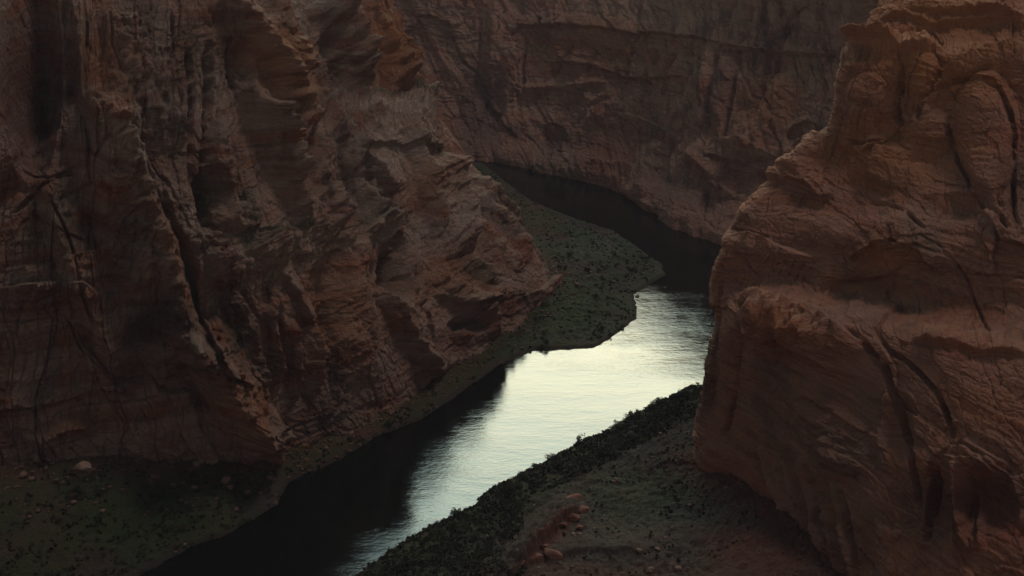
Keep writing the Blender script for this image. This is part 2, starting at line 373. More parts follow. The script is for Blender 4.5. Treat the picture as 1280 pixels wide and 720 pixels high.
L_strokes = [
 ('prow', 10, 26, (10,26), [(300,120),(318,160),(340,210),(362,260),(380,296)]), ('prow', 9, 24, (8,24), [(375,110),(398,160),(420,205),(440,240)]),
 ('prow', 8, 22, (8,20), [(415,160),(432,205),(452,250),(470,280)]), ('slab', 9, 30, [(250,320),(275,345),(300,395),(318,440),(330,500)]),
 ('prow', 8, 18, (7,18), [(500,150),(516,200),(530,250),(545,300)]), ('crack', 8, 7, [(455,300),(452,350),(455,410),(462,470)]),
 ('prow', 9, 28, (10,28), [(465,360),(490,400),(520,440),(555,470)]), ('prow', 5, 22, (10,22), [(590,235),(620,270),(650,305),(676,335)]),
 ('prow', 9, 26, (10,26), [(85,-10),(98,60),(104,130),(118,180)]), ('crack', 9, 9, [(232,60),(240,120),(238,200),(246,280)]),
 ('crack', 5, 4, [(180,200),(205,240),(228,290),(240,340)]), ('crack', 6, 5, [(60,250),(85,300),(98,360),(120,410)]),
 # the great red fin falling from the upper left to the foot
 ('prow', 26, 62, (62,30), [(128,120),(146,190),(160,240),(182,300),(206,360),(228,425),(240,460)]),
 ('prow', 22, 50, (22,48), [(228,410),(250,450),(268,480),(300,530),(325,575)]),
 ('slab', -10, 50, [(165,215),(200,262),(214,290),(236,350),(250,420),(262,455),(300,480)]),
 ('crack', 9, 9, [(165,215),(200,262),(214,300),(232,350),(246,410)]),
 ('blob', -8, 1.0, (185,395,30,55)),
 ('prow', 12, 40, (18,40), [(55,210),(72,300),(110,380),(150,470)]),
 # column above the fin
 ('slab', 10, 50, [(165,20),(178,60),(183,95),(205,140),(235,175)]),
 ('ridge', 7, 30, [(140,10),(150,70),(160,130),(175,180)]),
 ('blob', -22, 1.0, (40,90,40,140)), ('prow', 14, 40, (20,40), [(0,-10),(4,80),(0,160),(6,240)]),
 ('crack', 4, 5, [(212,18),(215,60),(210,90)]),
 ('crack', 3, 4, [(135,15),(138,60),(150,95),(165,120)]),
 # central bright fin
 ('prow', 13, 34, (16,34), [(262,-10),(280,18),(305,42),(330,72),(343,95),(352,125),(368,158),(387,195),(405,235)]),
 ('slab', -9, 34, [(290,40),(287,90),(298,130),(330,180),(345,240)]),
 ('blob', -9, 1.0, (296,78,16,38)),
 ('blob', -8, 1.0, (378,190,12,34)),
 ('crack', 6, 8, [(355,70),(368,120),(388,170),(400,215)]),
 ('ridge', 9, 16, [(330,0),(343,30),(352,60),(368,92)]),
 ('ridge', 6, 12, [(350,150),(362,190),(372,215)]),
 ('crack', 14, 13, [(258,50),(262,130),(256,200),(262,280),(276,318)]),
 ('ridge', 8, 24, [(270,150),(275,220),(282,290)]),
 ('alcove', 10, .5, (262,262,24,56)),
 ('slab', 7, 40, [(300,250),(312,262),(316,290)]),
 ('slab', 12, 50, [(255,285),(265,320),(300,322),(335,300)]), ('prow', 12, 34, (16,34), [(395,0),(420,50),(436,90),(446,128)]), ('prow', 8, 34, (22,34), [(450,-10),(474,40),(490,85),(502,122)]),
 # flutes of the upper wall above the green bench
 ('ridge', 9, 16, [(396,0),(418,40),(432,80),(440,120)]),
 ('ridge', 9, 16, [(440,-5),(462,40),(484,80),(500,118)]),
 ('ridge', 3, 12, [(480,-5),(498,30),(508,60)]),
 ('ridge', 6, 11, [(418,-5),(438,45),(452,100)]),
 ('ridge', 1.5, 9, [(505,10),(520,50),(532,90)]),
 ('crack', 8, 8, [(404,30),(412,70),(420,120)]),
 ('crack', 7, 7, [(452,20),(468,70),(478,120)]),
 ('crack', 6, 8, [(493,50),(500,80),(506,112)]),
 ('blob', -4, 1.0, (407,52,8,22)),
 # the bench and the pale wall under it
 ('slab', 10, 40, [(388,142),(420,134),(470,130),(505,132),(520,118),(548,104)]),
 ('crack', 4, 5, [(476,150),(488,180),(492,215)]),
 ('slab', 4, 30, [(450,150),(466,146),(482,160),(490,200)]),
 ('slab', -6, 34, [(425,202),(446,205),(470,222),(484,248)]),
 ('alcove', 8, .4, (447,225,20,26)),
 ('slab', -4, 40, [(440,190),(480,184),(530,182),(556,190)]),
 ('crack', 5, 6, [(545,150),(556,190),(566,230),(578,290)]),
 ('slab', 13, 50, [(552,190),(564,225),(575,270),(588,318)]),
 ('crack', 6, 7, [(500,205),(512,240),(520,290)]),
 ('ridge', 4, 14, [(570,225),(605,262),(635,290),(660,315)]),
 ('slab', -5, 26, [(586,225),(625,262),(655,285),(672,305)]),
 ('ridge', 5, 18, [(592,280),(620,305),(655,335)]),
 ('slab', 6, 24, [(600,360),(640,372),(672,365),(697,335)]),
 ('crack', 6, 9, [(585,300),(610,340),(625,375)]),
 # lower bench across the middle
 ('slab', 11, 44, [(310,300),(350,296),(400,300),(440,300),(466,276),(490,290)]),
 ('ridge', 8, 22, [(440,300),(462,278),(495,310),(520,345)]),
 ('slab', 7, 40, [(400,235),(414,262),(424,290)]),
 ('ridge', 6, 14, [(384,215),(400,240),(416,275),(426,292)]),
 ('alcove', 18, .4, (490,340,21,52)),
 ('slab', 6, 30, [(472,300),(492,296),(508,330),(514,370),(545,420)]),
 ('blob', -6, 1.0, (405,372,24,70)),
 ('ridge', 7, 28, [(440,310),(438,360),(444,420),(452,480)]),
 ('crack', 8, 10, [(412,330),(410,400),(416,460),(420,510)]),
 ('slab', -6, 22, [(338,345),(356,362),(370,390),(378,410)]),
 ('ridge', 7, 10, [(332,380),(338,430),(346,480)]),
 ('ridge', 7, 10, [(357,400),(362,440),(366,500)]),
 ('ridge', 7, 9, [(386,400),(390,440),(392,490)]),
 ('crack', 6, 6, [(346,385),(350,430),(355,480)]),
 ('crack', 6, 6, [(372,400),(376,450),(380,500)]),
 ('crack', 5, 5, [(298,360),(318,390),(330,405)]),
 ('slab', 6, 26, [(325,520),(345,535),(352,585)]),
 ('ridge', 7, 16, [(535,340),(570,370),(608,395),(612,425)]),
 ('slab', -6, 28, [(540,370),(575,385),(600,380),(585,405),(560,418)]),
 ('blob', -5, 1.0, (585,405,26,14)),
 ('ridge', 6, 14, [(578,322),(600,340),(608,360)]),
 # flats of the lower left
 ('slab', 6, 50, [(15,335),(60,330),(110,315),(140,300)]),
 ('slab', 8, 46, [(0,358),(60,352),(100,352),(125,365)]),
 ('crack', 5, 5, [(28,215),(60,225),(90,212),(104,208)]),
 ('crack', 5, 6, [(15,270),(40,248),(70,225),(100,215)]),
 ('crack', 4, 4, [(40,262),(70,290),(110,305)]),
 ('crack', 4, 4, [(78,395),(100,430),(130,465),(170,500)]),
 ('slab', 5, 20, [(95,415),(130,462),(168,498)]),
 ('slab', -4, 30, [(0,512),(50,506),(110,492)]),
 ('ridge', 6, 18, [(40,560),(70,540),(105,532),(115,545)]),
 ('ridge', 7, 16, [(205,545),(215,560),(225,572)]),
 ('crack', 5, 6, [(104,0),(108,60),(104,120),(106,180),(112,250)]),
]
L_paint = [
 ('warm', .9, .8, (470,60,60,80,0)), ('warm', .7, .8, (340,90,50,90,-30)), ('warm', .5, .9, (130,90,50,120,0)), ('warm', .5, .8, (210,330,30,110,-25)), ('warm', .6, .8, (290,500,50,60,-30)), ('warm', .5, .8, (410,390,60,90,0)), ('warm', .5, .8, (560,350,60,50,0)), ('warm', .4, .8, (520,230,40,50,0)),
 ('green', 1.0, .5, (470,128,85,9,-2)), ('green', .9, .5, (520,110,14,14,0)),
 ('green', .8, .6, (365,292,75,12,3)), ('green', .6, .7, (262,260,26,70,0)), ('green', .5, .7, (325,455,30,30,0)),
 ('green', .7, .7, (600,345,60,24,30)), ('green', .6, .7, (450,285,25,10,-20)), ('green', .7, .6, (310,275,14,60,0)),
 ('green', .45, .8, (70,285,90,60,0)), ('green', .5, .8, (290,410,45,60,0)), ('green', .5, .8, (230,60,30,50,0)),
 ('green', .9, .6, (560,480,110,20,-30)), ('green', .5, .7, (410,560,50,30,-20)), ('green', .6, .7, (650,370,22,10,0)),
 ('varnish_dark', .9, .6, (195,395,34,60,60)), ('varnish_dark', .7, .8, (25,110,55,150,0)), ('varnish_dark', .6, .8, (150,300,30,80,0)),
 ('varnish_dark', .8, .6, (490,335,18,44,0)), ('varnish_dark', .5, .7, (250,230,14,90,0)), ('varnish_dark', .8, .5, (582,405,28,12,0)), ('varnish_dark', .5, .7, (300,85,14,45,0)),
 ('varnish_dark', .6, .6, (400,520,60,40,0)), ('varnish_dark', .6, .8, (100,110,30,140,0)),
 ('pale', 1.0, .6, (490,143,80,11,-5)), ('pale', .85, .8, (495,195,68,62,10)), ('pale', .7, .8, (560,270,30,60,-15)), ('pale', .7, .8, (640,345,45,22,25)), ('pale', .6, .8, (560,385,60,30,20)), ('pale', .9, .6, (330,75,45,8,40)), ('pale', .6, .7, (392,180,10,45,-30)),
 ('pale', .7, .8, (470,300,30,20,0)), ('pale', .5, .8, (160,205,18,40,-20)), ('pale', .5, .9, (60,345,60,18,0)), ('pale', .7, .6, (290,245,6,14,0)),
 ('pale', .6, .8, (660,340,30,20,0)), ('pale', .5, .8, (240,330,20,60,-25)), ('pale', .6, .6, (150,555,60,16,0)),
]
left_spec = dict(lean=.5, leanw=lambda x: smooth(-220, -90, x), butt=2.0, flute=.8, big=2.5, ledge=.6, bed=.45, cross=.3, facets=[(34,110,1.2,2.2),(13,34,.5,1.2),(6,10,.35,.8),(3,3.2,.2,.35)], rough=.6, greenup=.3)
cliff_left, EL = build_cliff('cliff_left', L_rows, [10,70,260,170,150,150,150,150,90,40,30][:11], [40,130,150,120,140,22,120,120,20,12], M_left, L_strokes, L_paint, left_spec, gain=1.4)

# --- right cliff: columns from behind the corner to the right
def back(row, dx, dy):
    p = at(*row); return W(p[0] + dx, p[1] + dy, p[2])
R_front = [
 [(868,592,498),(920,632,468),(992,705,423),(1070,815,368),(1165,930,333),(1290,990,310),(1500,1050,290),(2100,1100,260)],
 [(872,566,500),(928,600,472),(1002,665,431),(1085,740,382),(1175,800,350),(1290,830,330),(1500,860,310),(2100,900,280)],
 [(875,510,503),(929,525,478),(1005,555,446),(1092,600,407),(1182,640,376),(1290,660,356),(1500,680,338),(2100,700,300)],
 [(882,450,506),(934,440,483),(1012,450,458),(1102,480,428),(1190,500,402),(1290,520,382),(1500,530,365),(2100,540,330)],
 [(890,408,509),(938,398,486),(1014,412,464),(1102,430,437),(1192,445,414),(1290,455,398),(1500,460,380),(2100,460,340)],
 [(898,365,516),(952,352,510),(1022,352,498),(1106,362,478),(1194,375,456),(1290,384,438),(1500,390,415),(2100,400,360)],
 [(908,320,521),(970,300,514),(1038,292,503),(1114,290,487),(1200,300,466),(1290,308,450),(1500,310,430),(2100,320,370)],
 [(946,258,530),(1004,250,526),(1062,250,519),(1132,240,506),(1205,232,490),(1290,228,476),(1500,225,458),(2100,230,390)],
 [(1002,206,542),(1034,205,538),(1080,200,532),(1140,190,522),(1210,184,508),(1290,180,496),(1500,176,478),(2100,170,400)],
 [(1044,150,549),(1064,140,545),(1100,132,540),(1150,128,530),(1218,122,518),(1290,116,508),(1500,110,490),(2100,110,420)],
 [(1060,82,555),(1084,80,550),(1120,76,545),(1168,74,537),(1228,70,528),(1290,66,518),(1500,60,500),(2100,50,430)],
 [(1084,56,566),(1104,50,566),(1134,48,562),(1176,46,556),(1232,42,548),(1290,38,538),(1500,30,520),(2100,20,440)],
 [(1110,0,590),(1136,-2,588),(1162,-4,584),(1194,-6,580),(1238,-8,574),(1290,-10,566),(1500,-20,545),(2100,-30,460)],
]
R_rows = []
for r in R_front:
    R_rows.append([back(r[0], 700, 330), back(r[0], 140, 120), back(r[0], 34, 46)] + r)
R_rows.append([W(1000,950,236),W(340,740,236),W(260,680,236),W(228,645,236),W(238,638,236),W(254,632,236),W(276,628,236),W(300,622,236),W(330,614,236),W(420,575,236),W(800,500,236)])
R_rows.append([W(2800,2400,240),W(2800,2000,240),W(2900,1700,240),W(2900,1500,240),W(2900,1350,240),W(2900,1200,240),W(2900,1080,240),W(2900,960,240),W(2900,840,240),W(2900,720,240),W(3000,500,240)])
R_strokes = [
 # left corner and the shoulder knob
 ('crack', 6, 7, [(922,392),(926,430),(918,480),(908,530),(900,560)]),
 ('crack', 5, 6, [(905,330),(896,400),(890,450),(884,520)]),
 ('slab', 9, 60, [(930,392),(960,386),(1000,398),(1050,410),(1085,430)]),
 ('blob', 5, .6, (946,386,16,9)),
 ('ridge', 8, 40, [(935,400),(975,410),(1020,420),(1060,440)]),
 ('blob', -5, 1.0, (978,430,12,22)),
 ('crack', 4, 5, [(982,418),(978,440),(972,455),(990,462),(1020,475)]),
 ('ridge', 8, 44, [(975,470),(1010,500),(1040,545),(1050,600)]),
 # two long joints down the lower face
 ('crack', 10, 9, [(1062,414),(1085,432),(1106,462),(1116,500),(1122,540),(1140,570),(1150,640)]),
 ('crack', 9, 8, [(1092,410),(1112,440),(1146,464),(1168,490),(1180,520),(1190,548)]),
 ('blob', -6, 1.0, (1122,535,24,46)),
 ('slab', 6, 40, [(1190,548),(1210,552),(1235,566),(1260,580)]),
 ('crack', 7, 8, [(1170,575),(1165,620),(1160,680)]),
 ('alcove', 5, .4, (1180,640,22,66)), ('alcove', 7, .4, (1240,636,36,50)), ('ridge', 4, 7, [(1188,590),(1190,640),(1196,690)]), ('ridge', 4, 7, [(1222,590),(1224,640),(1228,690)]), ('crack', 4, 5, [(1212,590),(1213,640),(1216,690)]),
 ('ridge', 8, 12, [(1205,580),(1204,640),(1215,690)]),
 ('slab', 5, 30, [(1165,580),(1190,572),(1235,580),(1262,600)]),
 # flutes at the lower left foot
 ('ridge', 4, 6, [(1040,600),(1058,680),(1068,730)]), ('crack', 6, 5, [(940,560),(956,610),(968,650)]), ('crack', 6, 5, [(1045,600),(1064,680),(1072,730)]), ('ridge', 5, 8, [(950,545),(966,600),(980,650)]), ('ridge', 5, 8, [(975,540),(992,610),(1005,670)]),
 ('ridge', 5, 7, [(1000,570),(1018,640),(1030,700)]), ('ridge', 5, 7, [(1024,590),(1040,660),(1052,720)]),
 ('crack', 5, 5, [(985,560),(1000,620),(1015,690)]), ('crack', 5, 5, [(1010,580),(1030,650),(1042,720)]), ('crack', 5, 6, [(958,560),(972,620),(985,660)]),
 ('blob', 3, .8, (895,572,20,24)),
 # mid face swirls
 ('slab', -6, 40, [(1065,330),(1090,312),(1120,300),(1160,318),(1180,345)]),
 ('slab', 5, 30, [(1060,340),(1075,318),(1110,302),(1140,306)]),
 ('crack', 6, 6, [(1085,255),(1110,258),(1135,270),(1160,290)]),
 ('crack', 3, 3, [(1125,300),(1155,298),(1185,312)]), ('crack', 3, 3, [(1115,312),(1150,308),(1180,318)]),
 ('crack', 4, 4, [(1190,320),(1210,350),(1225,390),(1240,420)]),
 ('slab', -5, 40, [(1020,372),(1060,358),(1085,350),(1110,345),(1125,335)]),
 ('crack', 2.5, 3.5, [(985,355),(995,335),(1000,322)]), ('crack', 2.5, 3.5, [(995,360),(1004,340),(1012,325)]), ('crack', 2, 3, [(976,350),(984,332),(990,322)]), ('crack', 2, 3, [(1003,362),(1012,345),(1018,332)]),
 ('crack', 4, 5, [(900,285),(925,290),(962,300)]),
 ('slab', 5, 34, [(925,290),(955,300),(990,310),(1020,320)]),
 ('slab', -7, 40, [(950,225),(985,232),(1005,240),(1030,262),(1045,248)]),
 ('ridge', 6, 20, [(985,222),(1010,190),(1020,160)]),
 # upper recesses, slabs and domes
 ('slab', -8, 46, [(1040,70),(1070,62),(1110,64),(1150,72),(1180,64)]),
 ('ridge', 7, 12, [(1042,68),(1080,60),(1125,62)]),
 ('crack', 7, 9, [(1130,78),(1126,110),(1120,145),(1132,160)]),
 ('crack', 8, 8, [(1178,75),(1170,100),(1155,128),(1145,150)]),
 ('blob', 6, .8, (1155,95,22,50)),
 ('blob', 6, .8, (1160,165,36,34)),
 ('blob', 10, .7, (1232,165,44,80)),
 ('crack', 10, 9, [(1182,148),(1190,170),(1200,200),(1215,235),(1240,262),(1262,290)]),
 ('crack', 8, 9, [(1230,100),(1250,112),(1262,140),(1268,175),(1264,215),(1266,260),(1275,290)]),
 ('crack', 6, 7, [(1148,130),(1180,105),(1215,95),(1240,80)]),
 ('blob', 6, .8, (1085,130,34,40)), ('crack', 5, 6, [(1055,175),(1080,182),(1110,178),(1122,160)]),
 ('blob', -6, 1.0, (1205,260,60,20)),
 ('slab', -5, 34, [(1130,20),(1180,26),(1240,22),(1290,30)]),
 ('slab', -5, 30, [(1090,32),(1130,28),(1165,38),(1220,30),(1290,24)]),
 ('slab', 5, 30, [(1180,82),(1230,60),(1290,55)]),
 ('blob', 6, 1.0, (1110,205,50,40)),
 ('slab', -4, 30, [(1080,195),(1100,185),(1094,210),(1085,235)]),
 ('slab', -6, 50, [(1225,262),(1250,300),(1290,312)]),
 ('slab', -5, 40, [(1140,425),(1180,430),(1230,440),(1290,445)]),
]
R_paint = [
 ('pale', .8, .5, (968,600,7,55,-16)), ('pale', .7, .5, (1000,625,6,60,-14)), ('pale', .6, .5, (1018,650,5,60,-12)), ('varnish_dark', .9, .5, (985,610,7,60,-15)), ('varnish_dark', .9, .5, (1010,640,6,60,-13)), ('varnish_dark', .9, .5, (1034,670,9,70,-12)),
 ('varnish_dark', .9, .6, (875,480,9,80,4)), ('pale', .5, .8, (1150,470,50,14,25)), ('pale', .5, .7, (1030,330,40,20,0)), ('varnish_dark', .5, .7, (1000,300,40,10,15)),
 ('warm', .9, .8, (1180,60,170,130,0)), ('warm', .7, .9, (1120,190,150,90,0)), ('warm', .6, .8, (1000,420,80,26,8)), ('warm', .5, .8, (1120,320,60,40,0)), ('warm', .4, .8, (1230,500,80,60,0)),
 ('pale', .7, .9, (960,320,60,60,0)), ('pale', .45, .9, (1240,340,70,50,0)), ('pale', .5, .8, (1120,335,45,30,0)),
 ('pale', .5, .8, (1075,455,40,30,30)), ('varnish_dark', .8, .7, (1170,640,90,70,0)), ('varnish_dark', .5, .8, (960,480,30,70,0)),
 ('varnish_dark', .6, .7, (1060,680,60,60,0)), ('varnish_dark', .8, .6, (1240,630,50,55,0)), ('varnish_dark', .6, .7, (885,470,14,90,5)), ('varnish_dark', .55, .8, (1270,240,30,70,0)),
 ('varnish_dark', .35, .9, (1060,560,80,80,0)), ('varnish_dark', .4, .8, (1120,520,20,60,-10)),
]
right_spec = dict(lean=.1, butt=1.0, flute=.3, big=3.2, ledge=.6, bed=.5, cross=.45, facets=[(46,40,1.2,.5),(19,11,.5,.5),(6,3.5,.25,.4),(2.6,1.5,.1,.2)], rough=.4, greenup=0, dipx=.16, dipy=.08)
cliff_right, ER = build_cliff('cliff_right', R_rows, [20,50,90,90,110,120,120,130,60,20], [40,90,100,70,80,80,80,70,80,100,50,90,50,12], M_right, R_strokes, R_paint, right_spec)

# --- far cliff across the river
fcols = [  # px of the foot, py, Y | lean of the face
 (200,1180),(380,1120),(500,1070),(620,1026),(715,984),(778,944),(818,890),(852,855),(905,815),(985,772),(1070,735),(1200,700),(1500,640),(2100,560)]
F_rows = []
fo = [(0, -8), (4, 3), (34, 24), (60, 52), (90, 95), (122, 140)]
rim = [200,200,185,168,166,170,180,190,192,205,215,220,220,220]
def fpt(px, Y, z, off, k):
    w = Y * cP + (CH - z) * sP
    x = (px - 640) / F * (Y * cP + CH * sP)
    nx = .0 if k < 4 else min(.62, .12 * (k - 3))
    return W(x + off * nx, Y + off * (1 - .35 * nx), z)
for off, z in fo: F_rows.append([fpt(px, Y, z, off, k) for k, (px, Y) in enumerate(fcols)])
F_rows.append([fpt(px, Y, rim[k], 140, k) for k, (px, Y) in enumerate(fcols)])
F_rows.append([fpt(px, Y, rim[k] + 6, 200, k) for k, (px, Y) in enumerate(fcols)])
F_rows.append([W((px - 640) * 4, 6000, rim[k] + 10) for k, (px, Y) in enumerate(fcols)])
F_strokes = [
 ('crack', 9, 7, [(845,60),(832,95),(826,130)]), ('crack', 8, 6, [(748,60),(738,84),(728,110)]), ('crack', 8, 6, [(720,60),(705,78),(690,96)]),
 ('crack', 10, 8, [(940,10),(930,50),(918,80)]), ('slab', 6, 26, [(730,150),(770,140),(810,150),(850,170)]), ('slab', 8, 30, [(880,180),(920,176),(960,190),(1000,210)]),
 ('prow', 9, 30, (14,30), [(860,190),(885,215),(905,250)]), ('prow', 8, 26, (26,12), [(830,180),(812,215),(808,250)]), ('crack', 8, 6, [(660,40),(652,80),(655,120)]),
 ('alcove', 5, .35, (690,190,24,36)), ('alcove', 3, .4, (664,186,26,36)), ('alcove', 9, .4, (1014,178,28,22)),
 ('slab', -8, 30, [(985,205),(995,185),(1010,172),(1030,160)]),
 ('ridge', 5, 14, [(893,60),(880,110),(878,160)]), ('ridge', 5, 12, [(912,70),(902,110),(898,160)]),
 ('crack', 12, 9, [(900,60),(888,110),(886,170)]), ('crack', 10, 8, [(925,70),(915,120),(905,180)]),
 ('crack', 10, 9, [(978,0),(965,50),(955,100),(940,160)]), ('crack', 8, 7, [(1000,5),(985,30),(970,80),(950,130)]),
 ('crack', 8, 6, [(868,75),(858,100),(848,125)]), ('crack', 9, 7, [(822,62),(808,90),(800,130)]), ('crack', 8, 7, [(800,0),(798,40),(785,80),(775,110)]),
 ('crack', 7, 6, [(765,118),(740,132),(722,158)]), ('crack', 6, 5, [(700,20),(688,35),(672,60)]), ('crack', 6, 5, [(778,55),(762,75),(755,95)]),
 ('slab', -6, 20, [(640,30),(700,32),(760,40),(830,42),(900,55)]), ('slab', -5, 24, [(680,78),(740,82),(790,100),(860,95)]),
 ('slab', -7, 24, [(890,55),(930,62),(990,68),(1040,72)]), ('ridge', 6, 8, [(640,112),(700,108),(760,104)]),
 ('ridge', 9, 26, [(980,90),(960,150),(930,200)]), 
 ('crack', 7, 7, [(600,20),(598,70),(590,120)]), ('ridge', 7, 12, [(620,0),(618,60),(612,120)]),
 ('blob', -7, 1, (615,120,22,50)), ('slab', 6, 30, [(720,195),(760,200),(800,212)]), ('ridge', 5, 9, [(776,238),(800,250),(822,262)]),
]
F_paint = [
('pale', .8, .5, (760,12,5,28,0)), ('pale', .8, .5, (783,19,8,25,0)), ('pale', .8, .5, (806,12,7,22,0)), ('pale', .8, .5, (829,19,6,32,0)), ('pale', .8, .5, (852,12,5,29,0)), ('pale', .8, .5, (875,19,8,26,0)), ('pale', .8, .5, (898,12,7,23,0)), ('pale', .8, .5, (921,19,6,33,0)), ('pale', .8, .5, (944,12,5,30,0)), ('pale', .8, .5, (967,19,8,27,0)), ('pale', .8, .5, (990,12,7,24,0)), ('pale', .8, .5, (1013,19,6,34,0)), ('pale', .8, .5, (1036,12,5,31,0)), ('pale', .8, .5, (1059,19,8,28,0)), ('varnish_dark', .8, .5, (772,24,6,34,6)), ('varnish_dark', .8, .5, (809,33,6,34,6)), ('varnish_dark', .8, .5, (846,26,6,34,6)), ('varnish_dark', .8, .5, (883,35,6,34,6)), ('varnish_dark', .8, .5, (920,28,6,34,6)), ('varnish_dark', .8, .5, (957,21,6,34,6)), ('varnish_dark', .8, .5, (994,30,6,34,6)), ('varnish_dark', .8, .5, (1031,23,6,34,6)), 
 ('warm', .6, .9, (760,60,140,60,0)), ('warm', .6, .8, (960,130,70,70,0)),
 ('pale', .8, .8, (800,15,120,28,0)), ('varnish_dark', .9, .7, (600,140,40,80,0)), ('varnish_dark', .6, .8, (690,185,20,26,0)), ('varnish_dark', .8, .7, (898,120,18,60,10)),
 ('varnish_dark', .6, .7, (955,90,20,100,20)), ('varnish_dark', .6, .7, (905,20,24,20,0)), ('pale', .5, .8, (1035,30,10,40,0)), ('varnish_dark', .5, .8, (785,70,14,60,15)),
 ('green', .35, .8, (690,212,120,10,10)), ('varnish_dark', .5, .8, (840,240,90,30,25)),
]
far_spec = dict(lean=.55, butt=3, flute=1.5, big=4, ledge=.4, bed=.5, cross=.2, facets=[(60,70,1.8,2.2),(24,44,.8,1.2),(9,13,.5,.9)], rough=1.0, greenup=.3)
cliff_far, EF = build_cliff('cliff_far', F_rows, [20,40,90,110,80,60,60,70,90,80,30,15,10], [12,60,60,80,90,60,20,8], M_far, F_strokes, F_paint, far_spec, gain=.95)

# --- the rim the camera looks out from, unseen; added to block sky behind it
nx_ = np.linspace(-1, 1, 320); prof = [(-4000,296),(-60,297),(-12,297.5),(-2,297),(6,288),(14,262),(30,240),(42,190),(70,150),(88,90),(120,40),(150,14),(175,-8)]
pa = np.array(prof, float); tq = np.linspace(0, len(prof) - 1, 150)
yy = np.interp(tq, np.arange(len(prof)), pa[:, 0]); zz_ = np.interp(tq, np.arange(len(prof)), pa[:, 1])
XX = np.sign(nx_) * np.abs(nx_) ** 1.6 * 3000
PN = np.stack([np.broadcast_to(XX[None], (150, 320)), yy[:, None] + 0 * XX[None], zz_[:, None] + 0 * XX[None]], -1).copy()
PN[..., 1] += -smooth(40, 600, np.abs(PN[..., 0])) * 60 + smooth(1, 8, 297 - PN[..., 2]) * 14 * fbm(PN / 60, 4, 300)
cliff_near = grid_object('cliff_near', PN, M_right, {}, flip=True); cliff_near['kind'] = 'structure'

# ------------------------------------------------------------------ banks
def gp(pts, z=0): return [tuple(ground(x, y, z)[:2]) for x, y in pts]
shore_L = [(-260,300),(-205,360)] + gp([(60,790),(175,720),(235,685),(280,670),(345,632),(362,602),(400,584),(430,573),(465,548),(530,523),(575,492),(600,474),(622,458),(640,450),(668,438),(700,437),(745,435),(772,417),(797,397),(793,368),(831,343),(827,330),(810,318),(768,289),(710,270),(660,249),(606,206)]) + [(-90,1090),(-300,1150)]
foot_L = [(x, y) for x, y in [tuple(at(*p)[:2]) for p in [(-300,600,450),(0,590,462),(150,578,478),(298,585,495),(428,548,536),(560,470,605),(640,410,680),(700,345,750)]]] + [(-14,840),(-80,950),(-270,1060)]
footz_L = [34,32,27,14,5,5,7,9,9,9,9]
shore_R = gp([(890,462),(868,481),(830,500),(800,515),(750,542),(715,558),(685,575),(640,598),(605,617),(588,634),(565,645),(535,660),(515,670),(485,690),(445,720),(370,775),(230,870)]) + [(-160,300),(-180,200)]
foot_R = [tuple(at(*p)[:2]) for p in [(868,566,500),(925,600,472),(1002,665,431),(1085,740,382),(1175,800,350),(1290,830,330)]]
footz_R = [14,17,20,22,20,18]
def inside_sign(x, y, poly_closed):
    ins = np.zeros(x.shape, bool); n = len(poly_closed)
    for i in range(n):
        x1, y1 = poly_closed[i]; x2, y2 = poly_closed[(i + 1) % n]
        if y1 == y2: continue
        c = ((y1 > y) != (y2 > y)) & (x < (x2 - x1) * (y - y1) / (y2 - y1) + x1); ins ^= c
    return ins
def pd(x, y, poly, vals=None):
    best = np.full(x.shape, 1e9); v = np.zeros(x.shape)
    for i in range(len(poly) - 1):
        a = poly[i]; b = poly[i + 1]; dx, dy = b[0] - a[0], b[1] - a[1]; l2 = dx * dx + dy * dy + 1e-9
        t = np.clip(((x - a[0]) * dx + (y - a[1]) * dy) / l2, 0, 1)
        d = np.hypot(x - a[0] - t * dx, y - a[1] - t * dy); k = d < best; best[k] = d[k]
        if vals is not None: v[k] = (vals[i] + (vals[i + 1] - vals[i]) * t)[k]
    return best, v
def bank_height(x, y, side):
    if side == 'L':
        shore, foot, fz = shore_L, foot_L, footz_L; closed = shore + [(-900,1150),(-900,300)]
    else:
        shore, foot, fz = shore_R, foot_R, footz_R; closed = shore + [(500,200),(500,560),(120,560)]
    q = V3(x / 14, y / 14, 0)
    xs = x + 1.6 * fbm(q, 4, 201); ys = y + 1.6 * fbm(q + 9, 4, 202)
    ins = inside_sign(xs, ys, closed)
    d, _ = pd(xs, ys, shore); ds = np.where(ins, d, -d)
    df, z0 = pd(x, y, foot, fz)
    s = np.clip(ds, 0, None)
    frac = s / (s + df + 1e-6)
    n = fbm(V3(x / 30, y / 30, 4), 5, 210); n2 = fbm(V3(x / 5, y / 5, 8), 5, 220, gain=.6)
    z = np.where(ds < 0, np.maximum(ds * .25, -6), 1.3 * smooth(0, 3, ds) + (z0 - 1.3) * frac ** 1.15)
    z = z + smooth(0, 12, ds) * (n * 2.8 + n2 * 1.3 + .8 * fbm(V3(x / 1.6, y / 1.6, 2), 3, 230))
    z = z + smooth(-6, 0, ds) * .25 * n2
    return z, ds, df, n, n2

